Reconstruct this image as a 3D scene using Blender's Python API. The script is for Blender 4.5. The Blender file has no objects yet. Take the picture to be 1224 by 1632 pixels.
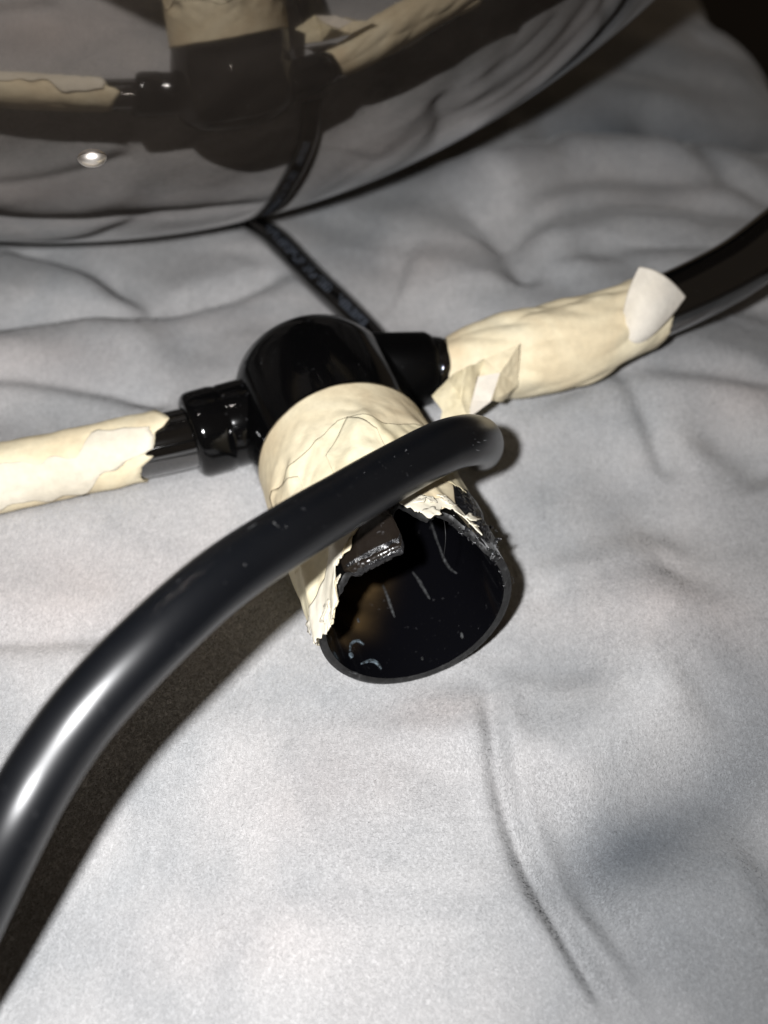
import bpy, math, random
import numpy as np
from mathutils import Vector, noise
random.seed(7); np.random.seed(7)
S = 0.01                      # everything below is written in centimetres
R = math.radians
sc = bpy.context.scene
C = sc.collection

# ------------------------------------------------------------------ camera, world, flash, exposure
H = 14.9                      # camera height over the bed
FPX = 1800.0
TH = R(45)
XA = np.array([1.0, 0, 0]); FA = np.array([0, math.cos(TH), -math.sin(TH)]); UA = np.array([0, math.sin(TH), math.cos(TH)])
CAM = np.array([0, 0, H])
cd = bpy.data.cameras.new('camera'); cam = bpy.data.objects.new('camera', cd); C.objects.link(cam)
cam.location = (0, 0, H * S); cam.rotation_euler = (R(45), 0, 0)
cd.sensor_fit = 'VERTICAL'; cd.sensor_height = 36; cd.sensor_width = 27
cd.lens = FPX * 36 / 1632.0
cd.clip_start = 0.005; cd.clip_end = 50
cd.dof.use_dof = True; cd.dof.focus_distance = 17.0 * S; cd.dof.aperture_fstop = 15.0; cd.dof.aperture_blades = 0
sc.camera = cam
w = bpy.data.worlds.new('World'); sc.world = w; w.use_nodes = True
w.node_tree.nodes['Background'].inputs[0].default_value = (1.0, 0.78, 0.56, 1)
w.node_tree.nodes['Background'].inputs[1].default_value = 0.055
ld = bpy.data.lights.new('phone_flash', 'SPOT'); lo = bpy.data.objects.new('phone_flash', ld); C.objects.link(lo)
LP = CAM + XA * -1.9 + UA * 0.8
lo.location = Vector(LP * S); lo.rotation_euler = (R(42), 0, R(5))
ld.energy = 2.6; ld.shadow_soft_size = 0.32 * S; ld.spot_size = R(98); ld.spot_blend = 1.0; ld.color = (0.99, 0.99, 1.0)
sc.view_settings.view_transform = 'Standard'; sc.view_settings.look = 'None'; sc.view_settings.exposure = 0; sc.view_settings.gamma = 1
sc.render.engine = 'CYCLES'
sc.cycles.max_bounces = 8; sc.cycles.use_denoising = True

# ------------------------------------------------------------------ geometry helpers
def at(px, py, d):            # a point seen at that place of the photograph, d cm deep
    return CAM + d * (FA + (px - 612) / FPX * XA + (816 - py) / FPX * UA)
def gp(px, py, z=0.0):        # the same on a level plane
    v = FA + (px - 612) / FPX * XA + (816 - py) / FPX * UA
    return CAM + v * ((z - H) / v[2])
def nz(x, y, z=0.0): return noise.noise(Vector((x, y, z)))
def empty(name, loc, **kw):
    o = bpy.data.objects.new(name, None); C.objects.link(o); o.location = Vector(loc) * S; o.empty_display_size = 0.01
    for k, v in kw.items(): o[k] = v
    return o
def worldloc(o):
    l = Vector(o.location)
    while o.parent: o = o.parent; l = l + Vector(o.location)
    return l
def mesh(name, V, F, mat, parent=None, smooth=True, uv=None, attrs=None, origin=None, **kw):
    V = np.asarray(V, dtype=float).reshape(-1, 3)
    if parent is not None: org = np.array(worldloc(parent)) / S
    else: org = np.asarray(origin if origin is not None else (0, 0, 0), dtype=float)
    me = bpy.data.meshes.new(name)
    me.from_pydata(((V - org) * S).tolist(), [], [list(map(int, f)) for f in F])
    if smooth: me.polygons.foreach_set('use_smooth', [True] * len(me.polygons))
    if uv is not None:
        l = me.uv_layers.new(name='UVMap'); li = np.zeros(len(me.loops), int); me.loops.foreach_get('vertex_index', li)
        l.data.foreach_set('uv', np.asarray(uv, float)[li].ravel())
    for k, a in (attrs or {}).items():
        t = me.attributes.new(k, 'FLOAT', 'POINT'); t.data.foreach_set('value', np.asarray(a, float).ravel())
    me.materials.append(mat); me.update()
    o = bpy.data.objects.new(name, me); C.objects.link(o)
    if parent is not None: o.parent = parent
    else: o.location = Vector(org) * S
    for k, v in kw.items(): o[k] = v
    return o
def gridF(n, m, wrapm=False, off=0):
    F = []
    for i in range(n - 1):
        for j in range(m if wrapm else m - 1):
            k = (j + 1) % m
            F.append((off + i * m + j, off + i * m + k, off + (i + 1) * m + k, off + (i + 1) * m + j))
    return F
def catmull(P, n):
    P = np.asarray(P, float); out = []
    Q = np.vstack([2 * P[0] - P[1], P, 2 * P[-1] - P[-2]])
    for i in range(1, len(Q) - 2):
        for t in np.linspace(0, 1, n, endpoint=False):
            a, b, c, d = Q[i - 1], Q[i], Q[i + 1], Q[i + 2]
            out.append(.5 * ((2 * b) + (c - a) * t + (2 * a - 5 * b + 4 * c - d) * t * t + (3 * b - 3 * c + d - a) * t ** 3))
    out.append(P[-1]); return np.array(out)
def frames(P):
    T = np.gradient(P, axis=0); T /= np.linalg.norm(T, axis=1)[:, None]
    A = []; B = []
    up = np.array([0, 0, 1.0])
    if abs(T[0] @ up) > .9: up = np.array([1.0, 0, 0])
    a = np.cross(T[0], up); a /= np.linalg.norm(a)
    for t in T:
        a = a - t * (a @ t); a /= np.linalg.norm(a); A.append(a); B.append(np.cross(a, t))
    return T, np.array(A), np.array(B)
def tube(P, r, m=32, caps=True, disp=None):
    P = np.asarray(P, float); n = len(P); r = np.broadcast_to(np.asarray(r, float), (n,))
    T, A, B = frames(P); V = []; uv = []
    L = np.concatenate([[0], np.cumsum(np.linalg.norm(np.diff(P, axis=0), axis=1))])
    for i in range(n):
        for j in range(m):
            p = 2 * math.pi * j / m; rr = r[i]
            if disp: rr += disp(L[i], p)
            V.append(P[i] + rr * (math.cos(p) * A[i] + math.sin(p) * B[i])); uv.append((L[i], j / m))
    F = gridF(n, m, True)
    if caps:
        V += [P[0], P[-1]]; uv += [(0, 0), (L[-1], 0)]
        k = n * m
        for j in range(m):
            F.append((k, (j + 1) % m, j)); F.append((k + 1, (n - 1) * m + j, (n - 1) * m + (j + 1) % m))
    return V, F, uv
def solidify(o, t, off=-1):
    md = o.modifiers.new('thickness', 'SOLIDIFY'); md.thickness = t * S; md.offset = off
def subsurf(o, n=1, simple=False):
    md = o.modifiers.new('subdivision', 'SUBSURF'); md.levels = n; md.render_levels = n
    if simple: md.subdivision_type = 'SIMPLE'

# ------------------------------------------------------------------ materials
def newmat(name):
    m = bpy.data.materials.new(name); m.use_nodes = True; nt = m.node_tree
    return m, nt, nt.nodes['Principled BSDF']
def node(nt, t, **kw):
    n = nt.nodes.new(t)
    for k, v in kw.items():
        if k.startswith('i_'):
            key = k[2:]; n.inputs[int(key) if key.isdigit() else key.replace('_', ' ')].default_value = v
        else: setattr(n, k, v)
    return n
def ramp(nt, stops, src):
    n = nt.nodes.new('ShaderNodeValToRGB'); e = n.color_ramp.elements
    while len(e) < len(stops): e.new(.5)
    for x, (p, c) in zip(e, stops): x.position = p; x.color = c if len(c) == 4 else (*c, 1)
    nt.links.new(src, n.inputs[0]); return n
def coords(nt): return node(nt, 'ShaderNodeTexCoord').outputs['Object']
def noi(nt, scale, detail=4, rough=.5, vec=None, dist=0.0):
    n = node(nt, 'ShaderNodeTexNoise', i_Scale=scale, i_Detail=detail, i_Roughness=rough, i_Distortion=dist)
    nt.links.new(vec if vec is not None else coords(nt), n.inputs['Vector']); return n.outputs['Fac']
def mixc(nt, f, a, b, mode='MIX'):
    n = node(nt, 'ShaderNodeMix', data_type='RGBA', blend_type=mode)
    for i, v in ((0, f), (6, a), (7, b)):
        if isinstance(v, (int, float)): n.inputs[i].default_value = v
        elif isinstance(v, tuple): n.inputs[i].default_value = (*v, 1)
        else: nt.links.new(v, n.inputs[i])
    return n.outputs[2]
def bump(nt, b, h, dist, strength=1.0, prev=None):
    n = node(nt, 'ShaderNodeBump', i_Strength=strength, i_Distance=dist * S)
    nt.links.new(h, n.inputs['Height'])
    if prev: nt.links.new(prev, n.inputs['Normal'])
    nt.links.new(n.outputs[0], b.inputs['Normal']); return n.outputs[0]

def black_plastic(name, rough=.12, base=(.006, .006, .008), spec=.5, dust=.5, bluish=0.0):
    m, nt, b = newmat(name)
    co = coords(nt)
    d1 = noi(nt, 900, 3, .6, co); d2 = noi(nt, 130, 3, .5, co)
    r1 = ramp(nt, [(.66, (0, 0, 0)), (.76, (1, 1, 1))], d1); r2 = ramp(nt, [(.45, (0, 0, 0)), (.7, (1, 1, 1))], d2)
    mm = node(nt, 'ShaderNodeMath', operation='MULTIPLY'); nt.links.new(r1.outputs[0], mm.inputs[0]); nt.links.new(r2.outputs[0], mm.inputs[1])
    m2 = node(nt, 'ShaderNodeMath', operation='MULTIPLY', i_1=dust); nt.links.new(mm.outputs[0], m2.inputs[0])
    nt.links.new(mixc(nt, m2.outputs[0], base, (.25, .25, .26)), b.inputs['Base Color'])
    rr = node(nt, 'ShaderNodeMapRange', i_3=rough * .8, i_4=rough * 1.5); nt.links.new(noi(nt, 60, 4, .6, co), rr.inputs[0]); nt.links.new(rr.outputs[0], b.inputs['Roughness'])
    b.inputs['Specular IOR Level'].default_value = spec
    bump(nt, b, noi(nt, 45, 2, .5, co), .02, .25)
    return m
M_hub = black_plastic('black_gloss_plastic', .08, base=(.0018, .0018, .002), spec=.36, dust=.3)
M_nut = black_plastic('black_matt_plastic', .34, base=(.0015, .0015, .0016), spec=.1, dust=.1)
M_arm = black_plastic('black_pipe_plastic', .05, base=(.002, .002, .0022), spec=1.0, dust=.15)
M_arm.node_tree.nodes['Principled BSDF'].inputs['Coat Weight'].default_value = 1.0; M_arm.node_tree.nodes['Principled BSDF'].inputs['Coat IOR'].default_value = 1.7
M_hook = black_plastic('satin_black_rubber', .29, base=(.0018, .0023, .0034), spec=.62, dust=.25)
M_in = black_plastic('tube_inside_plastic', .09, base=(.003, .003, .004), spec=.4, dust=.4)
def add_glow(m):
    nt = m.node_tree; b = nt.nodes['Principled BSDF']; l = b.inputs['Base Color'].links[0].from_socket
    a_ = node(nt, 'ShaderNodeAttribute', attribute_name='brown_glow').outputs['Fac']; mm = node(nt, 'ShaderNodeMath', operation='MULTIPLY'); nt.links.new(a_, mm.inputs[0])
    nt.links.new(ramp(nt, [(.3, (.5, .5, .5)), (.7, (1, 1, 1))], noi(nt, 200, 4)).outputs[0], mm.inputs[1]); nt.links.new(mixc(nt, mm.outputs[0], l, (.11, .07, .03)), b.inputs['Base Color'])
add_glow(M_in)  # brown glow of reflected tape painted into the lining colour
def raw_plastic():
    m, nt, b = newmat('crushed_black_plastic'); co = coords(nt)
    n = noi(nt, 700, 6, .7, co, .6)
    r = ramp(nt, [(.52, (.006, .006, .007)), (.64, (.03, .03, .032)), (.75, (.42, .41, .4))], n)
    nt.links.new(r.outputs[0], b.inputs['Base Color'])
    b.inputs['Roughness'].default_value = .22; b.inputs['Specular IOR Level'].default_value = .7
    bump(nt, b, noi(nt, 420, 5, .65, co, 1.0), .06, 1.0)
    return m
M_raw = raw_plastic()
def rim_mat():
    m, nt, b = newmat('cut_plastic_edge'); co = coords(nt)
    r = ramp(nt, [(.4, (.006, .006, .006)), (.62, (.014, .014, .014)), (.76, (.07, .07, .07))], noi(nt, 800, 4, .6, co))
    nt.links.new(r.outputs[0], b.inputs['Base Color']); b.inputs['Roughness'].default_value = .5
    bump(nt, b, noi(nt, 600, 3, .6, co), .02, .6)
    return m
M_rim = rim_mat()
def tape(name, c1, c2, c3):
    m, nt, b = newmat(name); co = coords(nt)
    r = ramp(nt, [(.3, c1), (.52, c2), (.72, c3)], noi(nt, 55, 4, .55, co, .8))
    g = ramp(nt, [(.35, (.9, .9, .9)), (.65, (1, 1, 1))], noi(nt, 700, 3, .6, co))
    nt.links.new(mixc(nt, 1.0, r.outputs[0], g.outputs[0], 'MULTIPLY'), b.inputs['Base Color'])
    b.inputs['Roughness'].default_value = .62; b.inputs['Specular IOR Level'].default_value = .25
    b.inputs['Subsurface Weight'].default_value = 0.0
    wv = noi(nt, 500, 3, .6, co)
    p = bump(nt, b, wv, .010, .7)
    v = node(nt, 'ShaderNodeTexVoronoi', feature='DISTANCE_TO_EDGE', i_Scale=75.0)
    nt.links.new(co, v.inputs['Vector'])
    vr = ramp(nt, [(0, (0, 0, 0)), (.08, (1, 1, 1))], v.outputs[0])
    bump(nt, b, vr.outputs[0], .012, .25, p)
    return m
M_tape = tape('cream_masking_tape', (.71, .58, .38), (.79, .69, .48), (.83, .75, .55))
M_tape2 = tape('pale_masking_tape', (.70, .60, .38), (.80, .71, .49), (.84, .77, .56))
M_tape3 = tape('whitish_masking_tape', (.64, .58, .46), (.72, .66, .54), (.76, .71, .60))
M_tapew = tape('pale_curled_tape', (.72, .66, .55), (.80, .74, .64), (.84, .79, .70))
M_tapeb = tape('tape_underside', (.68, .62, .53), (.74, .68, .59), (.78, .73, .65))
M_paper = tape('torn_tape_paper', (.60, .54, .42), (.70, .65, .53), (.76, .71, .60))
def mirror_glass():
    m, nt, b = newmat('smoked_mirror_glass'); co = coords(nt)
    b.inputs['Metallic'].default_value = 1.0
    d = ramp(nt, [(.70, (0, 0, 0)), (.80, (1, 1, 1))], noi(nt, 700, 2, .7, co))
    d2 = ramp(nt, [(.4, (0, 0, 0)), (.7, (1, 1, 1))], noi(nt, 25, 3, .6, co))
    mm = node(nt, 'ShaderNodeMath', operation='MULTIPLY'); nt.links.new(d.outputs[0], mm.inputs[0]); nt.links.new(d2.outputs[0], mm.inputs[1])
    nt.links.new(mixc(nt, mm.outputs[0], (.195, .180, .167), (.40, .38, .36)), b.inputs['Base Color'])
    rr = node(nt, 'ShaderNodeMapRange', i_3=.055, i_4=.5); nt.links.new(mm.outputs[0], rr.inputs[0]); nt.links.new(rr.outputs[0], b.inputs['Roughness'])
    bump(nt, b, noi(nt, 14, 2, .5, co), .02, .12)
    return m
M_globe = mirror_glass()
def add_film(m):
    nt = m.node_tree; b = nt.nodes['Principled BSDF']; df = node(nt, 'ShaderNodeBsdfDiffuse')
    r_ = ramp(nt, [(.35, (.008, .0066, .0056)), (.7, (.021, .0175, .0148))], noi(nt, 30, 5, .6, coords(nt), 1.2)); nt.links.new(r_.outputs[0], df.inputs[0])
    ad = node(nt, 'ShaderNodeAddShader'); nt.links.new(b.outputs[0], ad.inputs[0]); nt.links.new(df.outputs[0], ad.inputs[1]); nt.links.new(ad.outputs[0], nt.nodes['Material Output'].inputs[0])
add_film(M_globe)

# ------------------------------------------------------------------ the fitting's own geometry
CM = np.array([.499, 11.155, 1.56]); TR = 1.561; YAW, PIT = .301, .073; LR = 4.076
AX = np.array([math.sin(YAW) * math.cos(PIT), -math.cos(YAW) * math.cos(PIT), math.sin(PIT)])
AU = np.cross(AX, [0, 0, 1]); AU /= np.linalg.norm(AU); AW = np.cross(AU, AX)
def cyl(phi, s, r): return CM + AX * s + r * (math.cos(phi) * AU + math.sin(phi) * AW)   # phi 0 = left, 90 deg = top
HUB = CM - AX * (LR + 1.62)
LC = [at(470, 655, 21.3), at(355, 681, 20.95), at(290, 700, 20.75), at(130, 734, 20.4), at(0, 762, 20.2), at(-200, 808, 19.8), at(-500, 880, 19.4)]
RC = [at(545, 632, 21.4), at(650, 589, 21.8), at(712, 588, 22.0), at(850, 548, 22.1), at(1000, 508, 22.2), at(1130, 452, 22.4), at(1224, 390, 22.7), at(1380, 250, 23.6), at(1560, 30, 25.2)]
HK = [at(-230, 1800, 12.2), at(-100, 1560, 12.1), at(2, 1350, 12.1), at(70, 1225, 12.3), at(145, 1122, 12.5), at(250, 1013, 12.9), at(350, 925, 13.5), at(450, 858, 14.3), at(560, 792, 15.4), at(640, 746, 16.2),
      at(700, 715, 16.8), at(738, 703, 17.3), at(757, 702, 18.0), at(764, 706, 19.0), at(766, 712, 20.2), at(766, 716, 21.2)]
CO = [at(648, 600, 23.4), at(600, 543, 24.4), at(550, 492, 25.0), at(495, 440, 25.7), at(440, 383, 26.6)]
gc = np.array([-7.205, 31.366, 18.202]); GR = 19.25
CO += [np.array([-3.45, 25.1, .22]), np.array([-3.35, 26.3, .15]), np.array([-2.4, 28.0, .2]), np.array([0, 31.0, .3]), np.array([3, 37, .3]), np.array([4, 47, .3])]
COP = catmull(CO, 8)
COP[:, 2] = np.clip(COP[:, 2], .22, .7)

# ------------------------------------------------------------------ blanket
def dist_poly(X, Y, P):
    best = np.full(X.shape, 1e9); side = np.zeros(X.shape); par = np.zeros(X.shape)
    n = len(P) - 1
    for i in range(n):
        a = P[i][:2]; b = P[i + 1][:2]; d = b - a; l2 = d @ d
        t = np.clip(((X - a[0]) * d[0] + (Y - a[1]) * d[1]) / l2, 0, 1)
        dx = X - a[0] - t * d[0]; dy = Y - a[1] - t * d[1]; q = np.hypot(dx, dy)
        m = q < best
        best = np.where(m, q, best); side = np.where(m, np.sign(d[0] * dy - d[1] * dx), side); par = np.where(m, (i + t) / n, par)
    return best, side, par
def sstep(x, a, b):
    t = np.clip((x - a) / (b - a), 0, 1); return t * t * (3 - 2 * t)
def vnoise(X, Y, sx, sy, seed, oct=3):
    # smooth value noise on numpy arrays
    out = np.zeros(X.shape); amp = 1; rs = np.random.RandomState(seed)
    T = rs.rand(256, 256)
    for o in range(oct):
        u = X * sx * 2 ** o + 37.1 * o + 64; v = Y * sy * 2 ** o + 11.7 * o + 64
        iu = np.floor(u).astype(int); iv = np.floor(v).astype(int); fu = u - iu; fv = v - iv
        fu = fu * fu * fu * (fu * (fu * 6 - 15) + 10); fv = fv * fv * fv * (fv * (fv * 6 - 15) + 10)
        g = lambda a, b: T[a % 256, b % 256]
        out += amp * ((g(iu, iv) * (1 - fu) + g(iu + 1, iv) * fu) * (1 - fv) + (g(iu, iv + 1) * (1 - fu) + g(iu + 1, iv + 1) * fu) * fv - .5)
        amp *= .5
    return out
def poly(pts, k=6): return catmull([gp(*p) for p in pts], k)
# (points, half width cm, depth cm, bulge of the left-hand side, bulge of the right-hand side)
FOLDS = [
 ([(786, 1040), (779, 1110), (785, 1180), (800, 1262), (830, 1350), (875, 1450), (930, 1550), (990, 1650)], .15, .26, .16, .10),
 ([(0, 386), (70, 408), (150, 438), (225, 474), (262, 497)], .45, .30, .1, .1),
 ([(-60, 528), (60, 520), (160, 512), (262, 497), (400, 452), (450, 420)], .4, .28, .1, .15),
 ([(-60, 615), (60, 619), (160, 630), (280, 650)], .3, .18, .05, .1),
 ([(-60, 1022), (60, 1016), (200, 1012)], .35, .14, .1, .05),
 ([(700, 300), (760, 350), (810, 410), (850, 470)], .6, .35, .2, .1),
 ([(850, 690), (900, 655), (980, 632), (1100, 628), (1260, 632)], .35, .25, .1, .15),
 ([(930, 590), (985, 640), (1030, 700), (1075, 770)], .3, .22, .1, .1),
 ([(820, 700), (860, 668), (930, 655)], .3, .12, .05, .05),
 ([(800, 405), (880, 372), (980, 345), (1100, 338), (1240, 350)], .45, .22, .1, .2),
 ([(790, 370), (870, 330), (960, 305), (1080, 300), (1240, 315)], .4, .22, .1, .2),
 ([(860, 445), (950, 412), (1040, 395), (1140, 392)], .5, .15, .1, .1),
 ([(1040, 245), (1100, 268), (1170, 300), (1240, 330)], .4, .25, .1, .1),
 ([(1100, 50), (1150, 70), (1240, 90)], .6, .3, .1, .1),
 ([(820, 880), (900, 900), (990, 905), (1080, 890)], .8, .10, .0, .0),
 ([(560, 1100), (640, 1150), (700, 1210)], .7, .06, .0, .0),
]
RIDGES = [  # points, width, height
 ([(690, 350), (760, 312), (850, 275), (960, 258), (1100, 252), (1300, 262)], 1.3, 1.3),
 ([(560, 420), (640, 380), (700, 390), (760, 460), (790, 540)], 1.6, .45),
 ([(-100, 480), (60, 470), (200, 462)], 1.3, .3),
 ([(-200, 590), (100, 580), (310, 570)], 1.0, .65),
 ([(840, 1290), (930, 1215), (1030, 1150), (1120, 1100)], .9, .45),
 ([(700, 1240), (730, 1120), (760, 1040)], 1.0, .38),
 ([(960, 1480), (1080, 1440), (1260, 1420)], 1.1, .28),
 ([(960, 840), (1010, 930), (1040, 1030), (1050, 1150)], 1.1, .34),
]
# troughs: broad, soft
TROUGHS = [([(820, 1470), (930, 1370), (1060, 1275), (1300, 1190)], 1.3, .42),
 ([(800, 215), (960, 222), (1080, 228), (1300, 228)], 1.3, 1.3),
 ([(720, 300), (800, 262), (880, 240)], 1.2, .6),
 ([(1010, 150), (1070, 190), (1120, 225)], .8, .5),
 ([(900, 720), (1010, 770), (1090, 880), (1120, 1000)], .8, .2), ([(1130, 640), (1180, 720), (1250, 780)], .8, .3), ([(860, 900), (900, 1010), (905, 1120)], .6, .22)]
CAPS = []   # things that press on the blanket: points with a radius
for P, r in ((catmull(LC, 6), .62), (catmull(RC, 6), .66), (COP, .27)):
    CAPS.append((P, r))
CAPS.append((np.array([CM, CM - AX * (LR + 1.6)]), 1.585, 5.0)); CAPS.append((np.array([HUB, HUB + np.array([0, .01, 0])]), 1.56))
CAPS.append((catmull(HK, 5)[-40:], .41))
def softmin(a, b, k=.14):
    t = np.clip(.5 + .5 * (b - a) / k, 0, 1); return b * (1 - t) + a * t - k * t * (1 - t)
def height(X, Y):
    h = (.30 + .22 * sstep(X, .5, 4)) * vnoise(X, Y, .19, .25, 3, 2) + .06 * vnoise(X, Y, .8, .9, 5, 2)
    # anisotropic soft wrinkling
    q = X * .5 + Y * .87
    h += .22 * vnoise(X * .4 + 7, q, .3, .6, 9, 2) * sstep(Y, 9, 18)
    for pts, wd, dp, bl, br in FOLDS:
        d, s, p = dist_poly(X, Y, poly(pts)); e = np.minimum(sstep(p, 0, .18), sstep(1 - p, 0, .12))
        h += e * (-dp * np.exp(-(d / wd) ** 2 * 1.6)) + e * np.where(s > 0, bl, br) * np.exp(-((d - wd * 1.8) / (wd * 1.6)) ** 2)
    for pts, wd, dp in RIDGES:
        d, s, p = dist_poly(X, Y, poly(pts)); e = np.minimum(sstep(p, 0, .25), sstep(1 - p, 0, .25))
        h += e * dp * np.exp(-(d / wd) ** 2)
    for pts, wd, dp in TROUGHS:
        d, s, p = dist_poly(X, Y, poly(pts)); e = np.minimum(sstep(p, 0, .25), sstep(1 - p, 0, .25))
        h -= e * dp * np.exp(-(d / wd) ** 2)
    # raised a little under the two arms so that they rest on it
    for P, zt in ((catmull(LC, 4), .55), (catmull(RC[2:6], 4), .75)):
        d, s, p = dist_poly(X, Y, P); h = h * (1 - .7 * np.exp(-(d / 1.3) ** 2)) + zt * np.exp(-(d / 1.9) ** 2)
    g0 = gp(680, 1075); h = h * (1 - np.exp(-((X - g0[0]) / 2.2) ** 2 - ((Y - g0[1]) / .8) ** 2))
    # pressed down by what lies on it
    for cap in CAPS:
        P, r = cap[0], cap[1]
        best = np.full(X.shape, 1e9)
        for i in range(len(P) - 1):
            a = P[i]; b = P[i + 1]; d = (b - a)[:2]; l2 = d @ d + 1e-9
            t0 = ((X - a[0]) * d[0] + (Y - a[1]) * d[1]) / l2; t = np.clip(t0, 0, 1) if len(cap) < 3 else t0
            q = np.hypot(X - a[0] - t * d[0], Y - a[1] - t * d[1]) ; t = np.clip(t, 0, 1); z = a[2] + t * (b[2] - a[2])
            low = z - np.sqrt(np.clip(r * r - q * q, 0, None)) + np.where(q > r, (q - r) * (1.1 if len(cap) < 3 else 1.1), 0) - .02
            if len(cap) > 2: low = low + np.clip(-t0, 0, None) * math.sqrt(l2) * 1.5 + np.clip(t0 - 1, 0, None) * math.sqrt(l2) * 1.2
            best = np.minimum(best, low)
        h = softmin(h, best)
    q = np.hypot(X - gc[0], Y - gc[1])
    low = gc[2] - np.sqrt(np.clip(GR * GR - q * q, 0, None)) + np.where(q > GR, 50, 0) - .03
    h = np.minimum(h, low)
    # the far right edge of the bed, where the blanket falls away
    a = gp(1128, -10)[:2]; b = gp(1224, 98)[:2]; d = (b - a) / np.linalg.norm(b - a); n = np.array([-d[1], d[0]])
    if (np.array([0, 0]) - a) @ n > 0: n = -n
    e = (X - a[0]) * n[0] + (Y - a[1]) * n[1] + .5 * vnoise(X, Y, .2, .2, 21, 2)
    e2 = np.clip(e + 1.2, 0, None)
    h -= np.where(e2 < 2.4, e2 ** 2 * .35, e2 * 2.6 - 4.2) * sstep(Y, 15, 22)
    return h
xs = np.concatenate([np.linspace(-42, -12, 60, endpoint=False), np.linspace(-12, 13, 420, endpoint=False), np.linspace(13, 44, 70)])
ys = np.concatenate([np.linspace(-16, 5, 40, endpoint=False), np.linspace(5, 24, 360, endpoint=False), np.linspace(24, 52, 170)])
GX, GY = np.meshgrid(xs, ys); GZ = height(GX, GY)
for _ in range(4):
    g_ = np.pad(GZ, 1, mode='edge'); GZ = .25 * GZ * 1 + .125 * (g_[:-2, 1:-1] + g_[2:, 1:-1] + g_[1:-1, :-2] + g_[1:-1, 2:]) + .0625 * (g_[:-2, :-2] + g_[2:, 2:] + g_[2:, :-2] + g_[:-2, 2:])
def gauss(px, py, sx, sy, ang=0.0):
    c = gp(px, py); ca, sa = math.cos(R(ang)), math.sin(R(ang)); dx = GX - c[0]; dy = GY - c[1]
    return np.exp(-((dx * ca + dy * sa) / sx) ** 2 - ((-dx * sa + dy * ca) / sy) ** 2)
# greyer plush: dyed marbling, plus shade of troughs and right side painted in
dye_shade = sum(a * gauss(px, py, sx, sy, an) for px, py, sx, sy, an, a in [
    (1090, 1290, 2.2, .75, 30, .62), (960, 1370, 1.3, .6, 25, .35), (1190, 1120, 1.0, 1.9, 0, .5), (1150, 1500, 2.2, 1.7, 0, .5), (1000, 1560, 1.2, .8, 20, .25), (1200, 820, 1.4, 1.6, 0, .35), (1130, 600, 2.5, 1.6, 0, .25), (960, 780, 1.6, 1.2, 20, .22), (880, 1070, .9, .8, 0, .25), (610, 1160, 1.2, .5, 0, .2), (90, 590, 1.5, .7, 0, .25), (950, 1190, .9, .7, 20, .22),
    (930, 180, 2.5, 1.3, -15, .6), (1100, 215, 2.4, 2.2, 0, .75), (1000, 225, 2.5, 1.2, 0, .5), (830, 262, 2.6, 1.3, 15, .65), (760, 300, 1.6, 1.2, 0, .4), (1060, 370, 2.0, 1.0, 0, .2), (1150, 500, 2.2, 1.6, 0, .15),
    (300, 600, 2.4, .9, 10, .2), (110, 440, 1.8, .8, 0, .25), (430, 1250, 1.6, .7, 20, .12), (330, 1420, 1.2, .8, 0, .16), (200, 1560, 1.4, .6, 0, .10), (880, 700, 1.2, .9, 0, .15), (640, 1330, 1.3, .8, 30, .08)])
warm = sum(a * gauss(px, py, sx, sy, an) for px, py, sx, sy, an, a in [
    (330, 520, 2.5, 1.2, 0, .5), (560, 1250, 1.6, .9, 20, .5), (400, 1500, 1.6, .6, 0, .4), (100, 950, 2.6, 1.2, 0, .9), (60, 600, 2.2, .7, 0, .7), (1040, 980, 1.4, 1.2, 0, .7), (700, 1140, .8, .5, 0, .6), (1210, 660, 1.2, .8, 0, .7), (1180, 1000, 1.0, .8, 0, .3),
    (660, 430, 2, 1.2, 0, .5), (1000, 310, 3, 1.2, 0, .6), (850, 1250, .8, .6, 0, .3)])
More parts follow.
